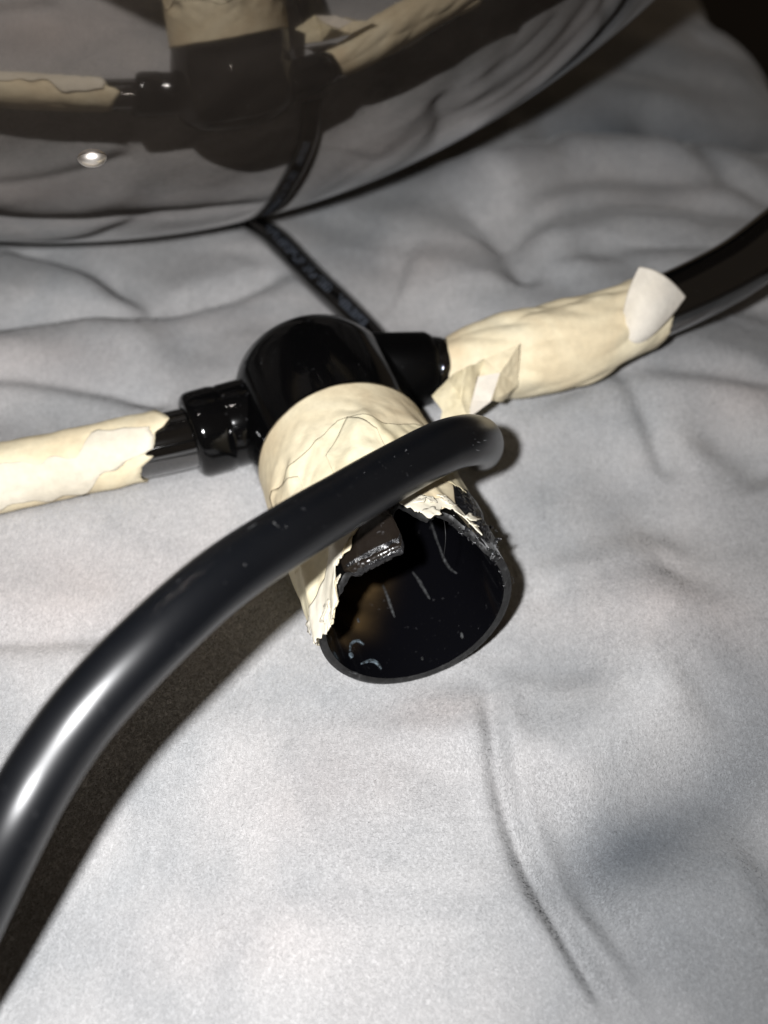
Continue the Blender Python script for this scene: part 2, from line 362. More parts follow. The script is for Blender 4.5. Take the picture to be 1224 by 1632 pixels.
def plush():
    m, nt, b = newmat('grey_plush_fabric'); co = coords(nt)
    at1 = node(nt, 'ShaderNodeAttribute', attribute_name='dye_shade').outputs['Fac']; at2 = node(nt, 'ShaderNodeAttribute', attribute_name='warm').outputs['Fac']
    n1 = noi(nt, 22, 5, .55, co, .6); n2 = noi(nt, 60, 4, .6, co, .4)
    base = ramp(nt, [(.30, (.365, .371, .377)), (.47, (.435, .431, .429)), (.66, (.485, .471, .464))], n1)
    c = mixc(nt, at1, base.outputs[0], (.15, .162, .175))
    m2 = node(nt, 'ShaderNodeMath', operation='MULTIPLY'); nt.links.new(at2, m2.inputs[0]); nt.links.new(n2, m2.inputs[1])
    c = mixc(nt, m2.outputs[0], c, (.48, .425, .40))
    pn = ramp(nt, [(.34, (.86, .87, .88)), (.60, (1, 1, 1))], noi(nt, 34, 4, .55, co, 1.0)); c = mixc(nt, 1.0, c, pn.outputs[0], 'MULTIPLY')
    # combed pile: stretched fine grain
    mp = node(nt, 'ShaderNodeMapping'); mp.inputs['Scale'].default_value = (1, .45, 1); mp.inputs['Rotation'].default_value = (0, 0, R(-14)); nt.links.new(co, mp.inputs[0])
    f1 = noi(nt, 2600, 2, .6, mp.outputs[0]); f2 = noi(nt, 700, 3, .6, mp.outputs[0])
    g = ramp(nt, [(.30, (.80, .80, .80)), (.5, (.98, .98, .98)), (.72, (1.18, 1.18, 1.18))], f1)
    c = mixc(nt, 1.0, c, g.outputs[0], 'MULTIPLY')
    g2 = ramp(nt, [(.3, (.93, .93, .93)), (.7, (1.05, 1.05, 1.05))], f2)
    c = mixc(nt, 1.0, c, g2.outputs[0], 'MULTIPLY')
    nt.links.new(c, b.inputs['Base Color'])
    b.inputs['Roughness'].default_value = .85; b.inputs['Specular IOR Level'].default_value = .12
    b.inputs['Sheen Weight'].default_value = .25; b.inputs['Sheen Roughness'].default_value = .4
    p = bump(nt, b, f2, .02, .3); bump(nt, b, f1, .01, .4, p)
    return m
M_plush = plush()
V = np.stack([GX, GY, GZ], -1).reshape(-1, 3)
blanket = mesh('blanket', V, gridF(len(ys), len(xs)), M_plush, attrs={'dye_shade': np.clip(dye_shade, 0, 1), 'warm': np.clip(warm, 0, 1)},
     kind='structure', label='crumpled pale grey plush blanket with marbled patches that everything lies on')
blanket['label'] = 'crumpled pale grey plush blanket with marbled patches that everything lies on'

# short pile: fine leaning tufts all over the part of the blanket that is near enough to show them
def pile(n=620000):
    rs = np.random.RandomState(3)
    u = rs.rand(n); v = rs.rand(n); y = 4.2 + 20 * v ** 1.25; half = 2.2 + y * .46; x = (u * 2 - 1) * half
    e = .02; z = sample(x, y); gx = (sample(x + e, y) - z) / e; gy = (sample(x, y + e) - z) / e
    N = np.stack([-gx, -gy, np.ones(n)], -1); N /= np.linalg.norm(N, axis=1)[:, None]
    an = -1.9 + 2.4 * vnoise(x, y, .12, .12, 31, 2) + rs.randn(n) * .45
    D = np.stack([np.cos(an), np.sin(an), np.zeros(n)], -1); D -= N * (D * N).sum(1)[:, None]
    L = .05 * (.6 + .8 * rs.rand(n)); lean = .9 + .35 * rs.rand(n)
    P0 = np.stack([x, y, z - .006], -1); tip = P0 + (N * np.cos(lean)[:, None] + D * np.sin(lean)[:, None]) * L[:, None]
    W = np.cross(D, N); W /= np.linalg.norm(W, axis=1)[:, None] + 1e-9; W = W * (.010 + .006 * rs.rand(n))[:, None]
    Vt = np.stack([P0 - W, P0 + W, tip], 1).reshape(-1, 3) * S
    me = bpy.data.meshes.new('pile'); me.vertices.add(3 * n); me.vertices.foreach_set('co', Vt.ravel()); me.loops.add(3 * n); me.loops.foreach_set('vertex_index', np.arange(3 * n))
    me.polygons.add(n); me.polygons.foreach_set('loop_start', np.arange(n) * 3); me.polygons.foreach_set('loop_total', np.full(n, 3)); me.update()
    for nm, ar in (('dye_shade', dye_shade), ('warm', warm)):
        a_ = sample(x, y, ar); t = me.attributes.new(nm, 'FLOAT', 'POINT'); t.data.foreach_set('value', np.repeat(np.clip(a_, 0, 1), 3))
    nr = me.attributes.new('tuft', 'FLOAT', 'POINT'); nr.data.foreach_set('value', np.repeat(rs.rand(n), 3))
    me.shade_smooth(); me.normals_split_custom_set_from_vertices(np.repeat(N * .75 + D * .25 + rs.randn(n, 3) * .10, 3, axis=0).tolist())
    me.materials.append(M_pile); o = bpy.data.objects.new('pile', me); C.objects.link(o); o.parent = blanket; o['kind'] = 'stuff'
def sample(x, y, A_=None):
    A_ = GZ if A_ is None else A_
    i = np.interp(x, xs, np.arange(len(xs))); j = np.interp(y, ys, np.arange(len(ys))); i0 = np.minimum(i.astype(int), len(xs) - 2); j0 = np.minimum(j.astype(int), len(ys) - 2); f = i - i0; g = j - j0
    return (A_[j0, i0] * (1 - f) + A_[j0, i0 + 1] * f) * (1 - g) + (A_[j0 + 1, i0] * (1 - f) + A_[j0 + 1, i0 + 1] * f) * g
def pile_mat():
    m, nt, b = newmat('grey_plush_pile'); co = coords(nt)
    at1 = node(nt, 'ShaderNodeAttribute', attribute_name='dye_shade').outputs['Fac']; at2 = node(nt, 'ShaderNodeAttribute', attribute_name='warm').outputs['Fac']; at3 = node(nt, 'ShaderNodeAttribute', attribute_name='tuft').outputs['Fac']
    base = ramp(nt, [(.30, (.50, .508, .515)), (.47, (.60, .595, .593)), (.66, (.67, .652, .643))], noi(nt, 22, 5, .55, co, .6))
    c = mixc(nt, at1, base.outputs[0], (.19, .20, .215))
    m2 = node(nt, 'ShaderNodeMath', operation='MULTIPLY', i_1=.5); nt.links.new(at2, m2.inputs[0])
    c = mixc(nt, m2.outputs[0], c, (.66, .58, .55))
    pn = ramp(nt, [(.34, (.86, .87, .88)), (.60, (1, 1, 1))], noi(nt, 34, 4, .55, co, 1.0)); c = mixc(nt, 1.0, c, pn.outputs[0], 'MULTIPLY')
    c = mixc(nt, 1.0, c, ramp(nt, [(0, (.88, .88, .88)), (.93, (1.06, 1.06, 1.06)), (1, (1.3, 1.3, 1.3))], at3).outputs[0], 'MULTIPLY')
    nt.links.new(c, b.inputs['Base Color']); b.inputs['Roughness'].default_value = .6; b.inputs['Specular IOR Level'].default_value = .2
    tr = node(nt, 'ShaderNodeBsdfTranslucent'); nt.links.new(c, tr.inputs[0]); mx = node(nt, 'ShaderNodeMixShader'); mx.inputs[0].default_value = .4
    nt.links.new(b.outputs[0], mx.inputs[1]); nt.links.new(tr.outputs[0], mx.inputs[2]); nt.links.new(mx.outputs[0], nt.nodes['Material Output'].inputs[0])
    return m
M_pile = pile_mat()
pile()

def floor_mat():
    m, nt, b = newmat('dark_floor'); r = ramp(nt, [(.3, (.012, .009, .007)), (.7, (.022, .016, .012))], noi(nt, 6, 4))
    nt.links.new(r.outputs[0], b.inputs['Base Color']); b.inputs['Roughness'].default_value = .7; return m
mesh('floor', [(-200, -200, -55), (200, -200, -55), (200, 250, -55), (-200, 250, -55)], [(0, 1, 2, 3)], floor_mat(), kind='structure')

# ------------------------------------------------------------------ mirrored globe
n1, n2 = 160, 240; V = []
for i in range(n1):
    t = math.pi * i / (n1 - 1) * .985 + .0
    t = math.pi * (1 - .045) * (1 - i / (n1 - 1))
    for j in range(n2):
        p = 2 * math.pi * j / n2
        V.append(gc + GR * np.array([math.sin(math.pi - t) * math.cos(p), math.sin(math.pi - t) * math.sin(p), math.cos(math.pi - t)]))
globe = empty('globe_shade', (gc[0], gc[1], 0), label='large smoked mirror glass globe resting on the blanket behind the taped fitting', category='globe shade')
# (the opening of the shade points up, out of the picture)
V = []
for i in range(n1):
    t = math.pi - i / (n1 - 1) * (math.pi - .28)
    for j in range(n2):
        p = 2 * math.pi * j / n2
        V.append(gc + GR * np.array([math.sin(t) * math.cos(p), math.sin(t) * math.sin(p), math.cos(t)]))
mesh('glass', V, gridF(n1, n2, True), M_globe, globe)
# metal collar round the opening
prof = [(5.2, 18.4), (5.45, 18.3), (5.45, 19.3), (4.9, 19.6), (4.8, 20.8), (4.5, 21.0), (0.02, 21.0)]
V = [gc + np.array([r * math.cos(2 * math.pi * j / 48), r * math.sin(2 * math.pi * j / 48), z]) for r, z in prof for j in range(48)]
mesh('neck_ring', V, gridF(len(prof), 48, True), M_hub, globe)
# made-up bump added on the glass to give the flash glare
def sphere_hit(px, py):
    v = FA + (px - 612) / FPX * XA + (816 - py) / FPX * UA; v /= np.linalg.norm(v); o = CAM - gc
    b_ = o @ v; return CAM + v * (-b_ - math.sqrt(b_ * b_ - o @ o + GR * GR))
def glare_mat():
    m, nt, b = newmat('glare_bump_surface'); b.inputs['Metallic'].default_value = 1; b.inputs['Base Color'].default_value = (.85, .80, .74, 1)
    b.inputs['Roughness'].default_value = .40; add_film(m); return m
D0 = sphere_hit(147, 252); Dn = (D0 - gc) / GR; Da = np.cross(Dn, [0, 0, 1]); Da /= np.linalg.norm(Da); Db = np.cross(Dn, Da)
V = []
for i in range(12):
    t = math.pi / 2 * i / 11
    for j in range(28):
        p = 2 * math.pi * j / 28; V.append(D0 - Dn * .015 + .23 * math.sin(t) * math.cos(p) * Da + .17 * math.sin(t) * math.sin(p) * Db + .155 * math.cos(t) * Dn)
mesh('glare_bump', V, gridF(12, 28, True), glare_mat(), globe)

# ------------------------------------------------------------------ the lamp fitting
fit = empty('lamp_fitting', (HUB[0], HUB[1], 0), label='black plastic lamp joint wrapped in cream masking tape with a broken open tube end', category='lamp fitting')
def lathe(name, prof, c, ax, mat, parent, m=72, hexr=0.0, **kw):
    ax = np.asarray(ax, float); ax /= np.linalg.norm(ax); u = np.cross(ax, [0, 0, 1.0]); u /= np.linalg.norm(u); w_ = np.cross(u, ax); V = []
    for s, r in prof:
        for j in range(m):
            p = 2 * math.pi * j / m; rr = r * (1 + hexr * math.cos(6 * p)); V.append(c + ax * s + rr * (math.cos(p) * u + math.sin(p) * w_))
    return mesh(name, V, gridF(len(prof), m, True), mat, parent, **kw)
# hub: short drum with a domed back and a fine seam
prof = [(1.75, 1.50), (1.70, 1.55), (1.55, 1.56), (1.15, 1.60), (.7, 1.625), (.2, 1.63), (-.20, 1.63)]
for k in range(1, 30):
    t = R(90) * k / 29; prof.append((-.2 - 1.30 * math.sin(t), 1.63 * math.cos(t) ** .60 if k < 29 else .001))
lathe('hub', prof, HUB, AX, M_hub, fit)
sp = -.2 - 1.30 * math.sin(R(33)); sr0 = 1.63 * math.cos(R(33)) ** .60
lathe('mould_seam', [(sp - .02, sr0 - .02), (sp - .005, sr0 + .012), (sp + .012, sr0 + .012), (sp + .03, sr0 - .02)], HUB, AX, M_rim, fit, m=120)
def armdir(P, i): d = P[i + 1] - P[i]; return d / np.linalg.norm(d)
# left: round collar with a lip
d = armdir(LC, 1)
c0 = np.array(LC[1])
lathe('collar', [(-1.0, .60), (-1.0, .78), (-.5, .785), (-.08, .79), (-.04, .775), (0.0, .79), (.10, .81), (.44, .81), (.54, .795), (.60, .755), (.635, .70), (.64, .58)], c0, d, M_hub, fit)
# right: hexagonal-ish nut with a thin ring after it
d = armdir(RC, 1); c1 = np.array(RC[1])
nut = lathe('collar', [(-.9, .60), (-.82, .67), (-.72, .70), (.30, .71), (.42, .66), (.48, .60), (.5, .52)], c1, d, M_nut, fit, hexr=.025)
lathe('washer', [(.46, .5), (.46, .60), (.50, .63), (.66, .63), (.70, .60), (.70, .5)], c1, d, M_arm, fit)
# the arms
V, F, uv = tube(catmull(LC, 14), .565, 40); mesh('arm', V, F, M_arm, fit, uv=uv)
V, F, uv = tube(catmull(RC, 14), .60, 40); mesh('arm', V, F, M_arm, fit, uv=uv)

# tube: wall profile along the mouth, angle -> how far the wall reaches
def interp(tab, x):
    xs_, ys_ = zip(*tab); return float(np.interp(x, xs_, ys_))
WALL = [(-180, 0), (-40, 0), (3, 0), (20, .02), (36, .05), (46, -.05), (50, .03), (66, .08), (80.5, .09), (82.5, -.19), (84, -.62), (89, -.86), (92, -.74), (97, -.55), (102, -.42), (110, -.57), (117, -.48), (122, -.27), (127, -.2), (132, -.12), (137, .05), (146, .03), (155, 0), (180, 0)]
def jag(deg, k, sc_=1.0, seed=0.0): return sc_ * nz(deg * .13 * k, seed, 0) 
N = 240; s_lo = -LR - .3; ns = 40
V = []; rows = []
for ring in range(2):
    r = TR if ring == 0 else TR - .125
    for i in range(ns):
        q = i / (ns - 1)
        for j in range(N):
            deg = -180 + 360 * j / N; e = interp(WALL, deg)
            if 20 < deg < 135: e += jag(deg, 3, .05, ring * .02)
            s = s_lo + (e - s_lo) * (1 - (1 - q) ** 1.6); V.append(cyl(R(deg), s, r))
Fo = [tuple(reversed(f)) for f in gridF(ns, N, True)]
outer = mesh('tube', V[:ns * N], Fo, M_hub, fit)
def in_hit(px, py, r=TR - .14):
    v = FA + (px - 612) / FPX * XA + (816 - py) / FPX * UA; o = CAM - CM
    dp = v - AX * (v @ AX); op = o - AX * (o @ AX); A = dp @ dp; B = 2 * dp @ op; Cc = op @ op - r * r
    k = (-B + math.sqrt(max(B * B - 4 * A * Cc, 0))) / 2 / A; return CAM + v * k
LV = np.array(V[ns * N:]); GL = sum(a_ * np.exp(-((LV - in_hit(x_, y_)) ** 2).sum(1) / w_ ** 2) for x_, y_, w_, a_ in ((572, 940, .38, .9), (560, 985, .34, .8), (545, 1015, .22, .5), (590, 915, .3, .5)))  # spots of the lining where the reflected glow is painted
mesh('tube_lining', LV, gridF(ns, N, True), M_in, fit, attrs={'brown_glow': np.clip(GL, 0, 1)})
V2 = [V[(ns - 1) * N + j] for j in range(N)] + [V[ns * N + (ns - 1) * N + j] for j in range(N)]
# slightly rounded, rough cut edge
V3 = []
for k in range(4):
    for j in range(N):
        a, b_ = np.array(V2[j]), np.array(V2[N + j]); t = k / 3
        V3.append(a + (b_ - a) * t + AX * (.03 * math.sin(math.pi * t) + .012 * nz(j * .9, k * 2.0)))
mesh('cut_rim', V3, gridF(4, N, True), M_rim, fit)
# back wall inside the tube
V = [cyl(2 * math.pi * j / 64, -LR - .2, TR - .1) for j in range(64)] + [CM - AX * (LR + .2)]
mesh('tube_bottom', V, [(64, j, (j + 1) % 64) for j in range(64)], M_in, fit)

# masking tape round the tube (torn at the mouth)
TAPE = [(-180, -.9), (-120, -1.2), (-60, -.9), (-20, -.3), (0, .02), (3, .2), (12, .36), (21, .47), (34, .50), (40, .42), (41, .20), (42.5, .10), (44.4, -.14), (51, -.17), (57, -.20), (60, -.5), (66, -.62), (75, -.72), (83, -.9),
        (90, -.74), (97, -.54), (102, -.42), (108, -.55), (114, -.58), (119, -.62), (124, -.80), (127, -1.0), (132, -1.45), (150, -1.7), (180, -1.0)]
def crease(a, s, seed):
    v = nz(a * 1.7 + seed, s * 1.1, seed); u = nz(a * 3.1, s * 2.3 + seed, 4 + seed)
    return .055 * abs(v) + .035 * abs(u)
def pleat(deg, s):
    v = 0
    for d0, sl, wd, h in ((22, 14, 5, .06), (40, -10, 6, .08), (64, 6, 4, .05), (84, -16, 7, .10), (100, 9, 4, .04)):
        x = (deg - (d0 + sl * (s + 2.5))) / wd; v += h * math.exp(-x * x) * min(1, max(0, (s + 3.6) * 1.2))
    return v
def shell(name, tab, s0f, r0, mat, parent, N=300, ns=56, d0=-180, d1=180, amp=1.0, seed=0.0, lift=None, thick=.018, jagk=.05, **kw):
    V = []; closed = (d1 - d0) >= 360; n = N if closed else N + 1
    for i in range(ns):
        q = i / (ns - 1)
        for j in range(n):
            deg = d0 + (d1 - d0) * j / N; e = interp(tab, deg) + jagk * (jag(deg, 4, 1, seed) + .6 * jag(deg, 11, 1, seed + 3))
            s0 = s0f(deg); s = s0 + (e - s0) * q; a = R(deg)
            r = r0 + (amp * .25 * crease(math.cos(a) * 2.4, math.sin(a) * 2.4 + s, seed) if seed else 0) + (1.3 * crease(math.cos(a) * 1.4, math.sin(a) * 1.4 + s, 2.2) + pleat(deg, s)) * min(1, max(0, (s + LR - .2) * 1.2))
            if lift: r += lift(deg, s, q)
            V.append(cyl(a, s, r))
    o = mesh(name, V, [tuple(reversed(f)) for f in gridF(ns, n, closed)], mat, parent, **kw); solidify(o, thick, -1); return o
def bend_in(deg, s, q):       # the taped scrap left of the mouth leans over the opening
    return -.0 * max(0, s + .2)
t1 = shell('masking_tape', TAPE, lambda d: -LR + .02 * nz(d * .05, 1), TR + .02, M_tape, fit, lift=bend_in)
# second turn, shorter and wrinkled, with folded pleats
T2 = [(-180, -1.5), (-60, -1.3), (0, -.35), (10, .0), (20, -.1), (30, .05), (37, -.3), (42, -.5), (50, -.75), (60, -.9), (70, -1.1), (80, -1.2), (100, -1.25), (120, -1.3), (180, -1.6)]
strip = shell('tape_layer', T2, lambda d: -3.15 + .5 * math.sin(R(d * 1.0 + 20)) + .25 * nz(d * .03, 5) - .35 * max(0, 1 - abs(d - 78) / 34.), TR + .026, M_tape2, t1, amp=1.0, seed=3.3, thick=.008, jagk=.04)
# fold lying across the top, darker layered corner
T3 = [(8, -1.2), (25, -.9), (42, -1.2), (60, -1.9)]
shell('tape_layer', T3, lambda d: -2.9 + .02 * abs(d - 20), TR + .036, M_tape, t1, N=60, ns=24, d0=6, d1=44, amp=.9, seed=8.1, thick=.008)
T4 = [(60, -1.6), (80, -1.0), (96, -1.4)]
shell('tape_layer', T4, lambda d: -3.05 + .035 * abs(d - 84), TR + .036, M_tape2, t1, N=60, ns=24, d0=64, d1=97, amp=1.0, seed=5.1, thick=.008)
# torn paper edge, right of the opening
T5 = [(86, -.80), (90, -.66), (95, -.46), (102, -.34), (108, -.46), (112, -.58), (118, -.50), (121, -.34), (126, -.10), (129, -.02)]
def s5(d): return float(np.interp(d, [86, 92, 100, 108, 116, 124, 129], [-1.1, -1.0, -.85, -.72, -.78, -.62, -.32]))
shell('torn_edge', T5, s5, TR + .045, M_paper, t1, N=110, ns=14, d0=86, d1=129, amp=.8, seed=1.7, jagk=.06)
T6 = [(0, .22), (12, .40), (21, .50), (34, .53), (40, .43), (42.5, .12), (46, -.12), (52, -.15), (60, -.48)]
def s6(d): return float(np.interp(d, [0, 20, 35, 45, 60], [-.25, -.15, -.25, -.55, -.95]))
shell('torn_edge', T6, s6, TR + .045, M_paper, t1, N=110, ns=18, d0=1, d1=60, amp=1.3, seed=6.7, jagk=.06)

# small lifted flakes of paper along the tear
def flake(deg, s, size, seed):
    rs = random.Random(seed); V = []; n = 7; tilt = rs.uniform(-.5, .9); tw = rs.uniform(-.6, .6); ang = rs.uniform(0, 6.28)
    for i in range(n):
        for j in range(n):
            a, b_ = (i / (n - 1) - .5) * 2, (j / (n - 1) - .5) * 2; k = size * (1 + .35 * nz(a * 2 + seed, b_ * 2)); u_, v_ = a * k * math.cos(ang) - b_ * k * math.sin(ang), a * k * math.sin(ang) + b_ * k * .7 * math.cos(ang)
            V.append(cyl(R(deg) + u_ / TR, s + v_, TR + .085 + .25 * size + tilt * v_ * .45 + tw * u_ * .4 + .03 * nz(a * 1.7 + seed, b_ * 1.7, 3)))
    o = mesh('paper_flake', V, gridF(n, n), M_paper, t1); solidify(o, .012, 0)
fr = random.Random(11)
for k in range(11):
    d_ = fr.uniform(6, 52); flake(d_, interp(T6, d_) - fr.uniform(.03, .42), fr.uniform(.05, .13), k * 3.3)
for k in range(9):
    d_ = fr.uniform(92, 127); flake(d_, interp(T5, d_) - fr.uniform(.02, .32), fr.uniform(.05, .12), 50 + k * 3.3)

# black shard left standing at the top left of the mouth
V = []; n = 40; m = 22
for i in range(m):
    for j in range(n):
        deg = 47 + (83.0 - 47) * j / (n - 1); q = i / (m - 1); e = float(np.interp(deg, [47, 51, 66, 80.5, 83], [-.05, .05, .10, .11, -.1])) + .02 * nz(deg * .6, 2)
        s = -1.0 + (e + 1.0) * q
        V.append(cyl(R(deg), s, TR + .035 + .02 * nz(deg * .15, s * 3, 1)))
M_shard = black_plastic('fractured_plastic', .2, base=(.012, .009, .007), spec=.6, dust=.7)
o = mesh('broken_shard', V, [tuple(reversed(f)) for f in gridF(m, n)], M_shard, fit, label='dark broken wall scrap at the upper left of the opening'); solidify(o, .19, -1)
# bright bruised lip along its front
V = []
for i in range(6):
    for j in range(60):
        deg = 50 + 32.5 * j / 59; t = i / 5; e = float(np.interp(deg, [50, 66, 80.5, 83], [.07, .13, .14, .02]))
        V.append(cyl(R(deg), e - .16 + .16 * math.sin(math.pi * t * .9) + .02 * nz(deg * .2, i * .7), TR + .07 - .26 * t + .03 * nz(deg * .12, i * 1.3, 3)))
mesh('bruised_lip', V, gridF(6, 60), M_raw, fit)
# crushed wall on the right of the mouth
V = []; n = 130; m = 110
for i in range(m):
    for j in range(n):
        deg = 124 + 44 * j / (n - 1); q = i / (m - 1)
        lo_ = float(np.interp(deg, [124, 130, 140, 155, 168], [-1.1, -1.5, -1.75, -1.7, -1.4])); hi_ = float(np.interp(deg, [124, 129, 134, 140, 150, 157, 168], [-.35, -.12, .02, .02, -.25, -.38, -.5]))
        s = lo_ + (hi_ - lo_) * q + .04 * nz(deg * .5, q * 9, 2)
        edge = min(1, 6 * q, 6 * (1 - q), 6 * j / n, 6 * (1 - j / n))
        b_ = nz(deg * .09, s * 2.4, 0) * .09 + (nz(deg * .22, s * 6.0, 7) * .055 + abs(nz(deg * .4, s * 11.0, 9)) * .03) * (1 if deg < 146 else max(.15, 1 - (deg - 146) * .1))
        V.append(cyl(R(deg), s, TR - .03 + edge * (.07 + b_)))
o = mesh('crushed_wall', V, [tuple(reversed(f)) for f in gridF(m, n)], M_raw, fit, label='crushed glossy black plastic at the right of the opening')
# ragged crumbs along the broken edge
V = []; F = []
def crumb(c, r, V, F, seed):
    k = len(V); base = [(1, 0, 0), (-1, 0, 0), (0, 1, 0), (0, -1, 0), (0, 0, 1), (0, 0, -1)]
    for b_ in base: V.append(c + r * np.array(b_) * random.uniform(.4, 1.5) + r * .3 * np.random.randn(3))
    for f in ((0, 2, 4), (2, 1, 4), (1, 3, 4), (3, 0, 4), (2, 0, 5), (1, 2, 5), (3, 1, 5), (0, 3, 5)): F.append(tuple(k + q for q in f))
for k in range(150):
    deg = random.uniform(118, 152); s = interp(WALL, deg) + random.gauss(-.03, .05); crumb(cyl(R(deg), s, TR - random.uniform(0, .14)), random.uniform(.012, .04), V, F, k)
for k in range(14):
    deg = random.uniform(154, 162); s = random.uniform(-1.0, -.38); crumb(cyl(R(deg), s, TR + random.uniform(.02, .14)), random.uniform(.012, .03), V, F, k)
for k in range(90):
    deg = random.uniform(160, 205); crumb(cyl(R(deg), random.uniform(-.06, .02), TR - random.uniform(.11, .14)), random.uniform(.005, .011), V, F, k)
mesh('plastic_crumbs', V, F, M_raw, fit, smooth=False, kind='stuff')
# pale scrapes and dust on the lining, found by following them on the wall
def in_hit(px, py, r=TR - .14):
    v = FA + (px - 612) / FPX * XA + (816 - py) / FPX * UA; o = CAM - CM
    dp = v - AX * (v @ AX); op = o - AX * (o @ AX); A = dp @ dp; B = 2 * dp @ op; Cc = op @ op - r * r
    k = (-B + math.sqrt(max(B * B - 4 * A * Cc, 0))) / 2 / A; return CAM + v * k
def scrape_mat(c, name):
    m, nt, b = newmat(name); r = ramp(nt, [(.4, tuple(x * .08 for x in c)), (.62, c)], noi(nt, 1300, 3, .7)); nt.links.new(r.outputs[0], b.inputs['Base Color']); b.inputs['Roughness'].default_value = .8; return m
M_scr = scrape_mat((.085, .088, .09), 'pale_scrape'); M_scr2 = scrape_mat((.13, .17, .20), 'bluish_scrape')
SCR = [([(658, 912), (668, 926), (676, 940), (685, 955)], 5, M_scr), ([(610, 932), (618, 952), (624, 970), (629, 984)], 4, M_scr), ([(700, 870), (706, 888), (716, 905), (728, 914)], 4, M_scr), ([(686, 830), (694, 855), (700, 872)], 3, M_scr),
       ([(558, 1038), (560, 1026), (570, 1021), (580, 1027)], 5, M_scr2), ([(575, 1058), (590, 1053), (600, 1056), (608, 1066)], 6, M_scr2), ([(558, 1040), (562, 1048)], 7, M_scr2), ([(735, 1008), (737, 1018)], 5, M_scr), ([(556, 1070), (572, 1074)], 4, M_scr),
       ([(570, 985), (572, 992)], 4, M_scr), ([(672, 1047), (674, 1052)], 4, M_scr)]
for pts, wpx, mt in SCR:
    P = catmull([(x, y, 0) for x, y in pts], 5)[:, :2]; n = len(P); T = np.gradient(P, axis=0); T /= np.linalg.norm(T, axis=1)[:, None]; V = []
    for i in range(n):
        wv_ = wpx * .5 * (.35 + .65 * math.sin(math.pi * (i + .5) / n)) * (1 + .5 * nz(i * 1.3, pts[0][0]))
        for k in (-1, -.3, .3, 1): q = P[i] + np.array([-T[i][1], T[i][0]]) * wv_ * k; V.append(in_hit(q[0], q[1], TR - (.13 if abs(k) > .5 else .145)))
    mesh('scrape', V, gridF(n, 4), mt, fit)

# a loose fibre hanging over the mouth
V, F, uv = tube(catmull([at(705, 818, 17.1), at(709, 838, 16.9), at(710, 862, 16.9), at(706, 895, 17.2)], 8), .006, 6); mesh('loose_fibre', V, F, M_rim, fit)
V, F, uv = tube(catmull([at(804, 936, 17.0), at(808, 924, 17.0), at(815, 919, 16.9), at(819, 928, 17.0), at(812, 930, 17.1)], 8), .004, 6); mesh('loose_fibre', V, F, M_rim, fit)

# ---- tape sleeve on the left arm
LP_ = catmull(LC, 30)
def ray_arm(px, py, P, r):     # arc length and angle where a line of sight meets the arm
    v = FA + (px - 612) / FPX * XA + (816 - py) / FPX * UA; v /= np.linalg.norm(v); T, A, B = frames(P)
    Ls = np.concatenate([[0], np.cumsum(np.linalg.norm(np.diff(P, axis=0), axis=1))]); best = None
    for i in range(0, len(P)):
        o = CAM - P[i]; t_ = T[i]; dp = v - t_ * (v @ t_); op = o - t_ * (o @ t_); Aq = dp @ dp; Bq = 2 * dp @ op; Cq = op @ op - r * r; D = Bq * Bq - 4 * Aq * Cq
        k = (-Bq - math.sqrt(max(D, 0))) / 2 / Aq; X = CAM + v * k; off = (X - P[i]) @ t_
        if best is None or abs(off) < best[0]: best = (abs(off), Ls[i] + off, math.degrees(math.atan2((X - P[i]) @ B[i], (X - P[i]) @ A[i])))
    return best[1], best[2]
def sleeve(name, P, rf, L0f, L1, mat, parent, m=120, n=70, d0=0.0, d1=360.0, thick=.02, wob=0.0, **kw):
    T, A, B = frames(P); Ls = np.concatenate([[0], np.cumsum(np.linalg.norm(np.diff(P, axis=0), axis=1))]); closed = d1 - d0 >= 360; mm = m if closed else m + 1; V = []
    for i in range(n):
        for j in range(mm):
            deg = d0 + (d1 - d0) * j / m; L0 = L0f(deg); l1 = L1(deg) if callable(L1) else L1; l = L0 + (l1 - L0) * (i / (n - 1)) ** 1.0
            k = float(np.interp(l, Ls, np.arange(len(P)))); a = min(int(k), len(P) - 2); f = k - a; c = P[a] * (1 - f) + P[a + 1] * f; ua = A[a] * (1 - f) + A[a + 1] * f; ub = B[a] * (1 - f) + B[a + 1] * f
            r = rf(l, deg)
            if wob: deg += wob * (nz(l * .9, 4.4) + .5 * nz(l * 2.6, 9.1)) * abs(2.0 * j / m - 1) ** 2
            V.append(c + r * (math.cos(R(deg)) * ua + math.sin(R(deg)) * ub))
    o = mesh(name, V, gridF(n, mm, closed), mat, parent, **kw); solidify(o, thick, 0); return o
def ang_tab(P, pts, r, back=.3):
    T_ = sorted([((ray_arm(x, y, P, r)[1]) % 360, ray_arm(x, y, P, r)[0]) for x, y in pts])
    A_ = np.array([t[0] for t in T_]); Lq = np.array([t[1] for t in T_])
    return lambda deg: float(np.interp(deg % 360, A_, Lq, period=360))
e1 = ang_tab(LP_, [(253, 655), (270, 666), (259, 680), (247, 687), (246, 710), (245, 727), (229, 726), (226, 745), (224, 762)], .63)
Lend = np.linalg.norm(np.diff(LP_, axis=0), axis=1).sum() - .3
sl = sleeve('masking_tape', LP_, lambda l, d: .60 + .05 * abs(nz(l * 1.1, math.cos(R(d)) * 1.2, math.sin(R(d)) * 1.2)) + .02 * nz(l * 3, d * .03), lambda d: e1(d) + .03 * nz(d * .2, 3), Lend, M_tape, fit)
e2 = ang_tab(LP_, [(240, 690), (246, 700), (244, 716), (232, 722), (200, 735), (178, 760)], .66)
angs = [ray_arm(240, 692, LP_, .66)[1] % 360, ray_arm(178, 764, LP_, .66)[1] % 360]
lo_a, hi_a = min(angs), max(angs)
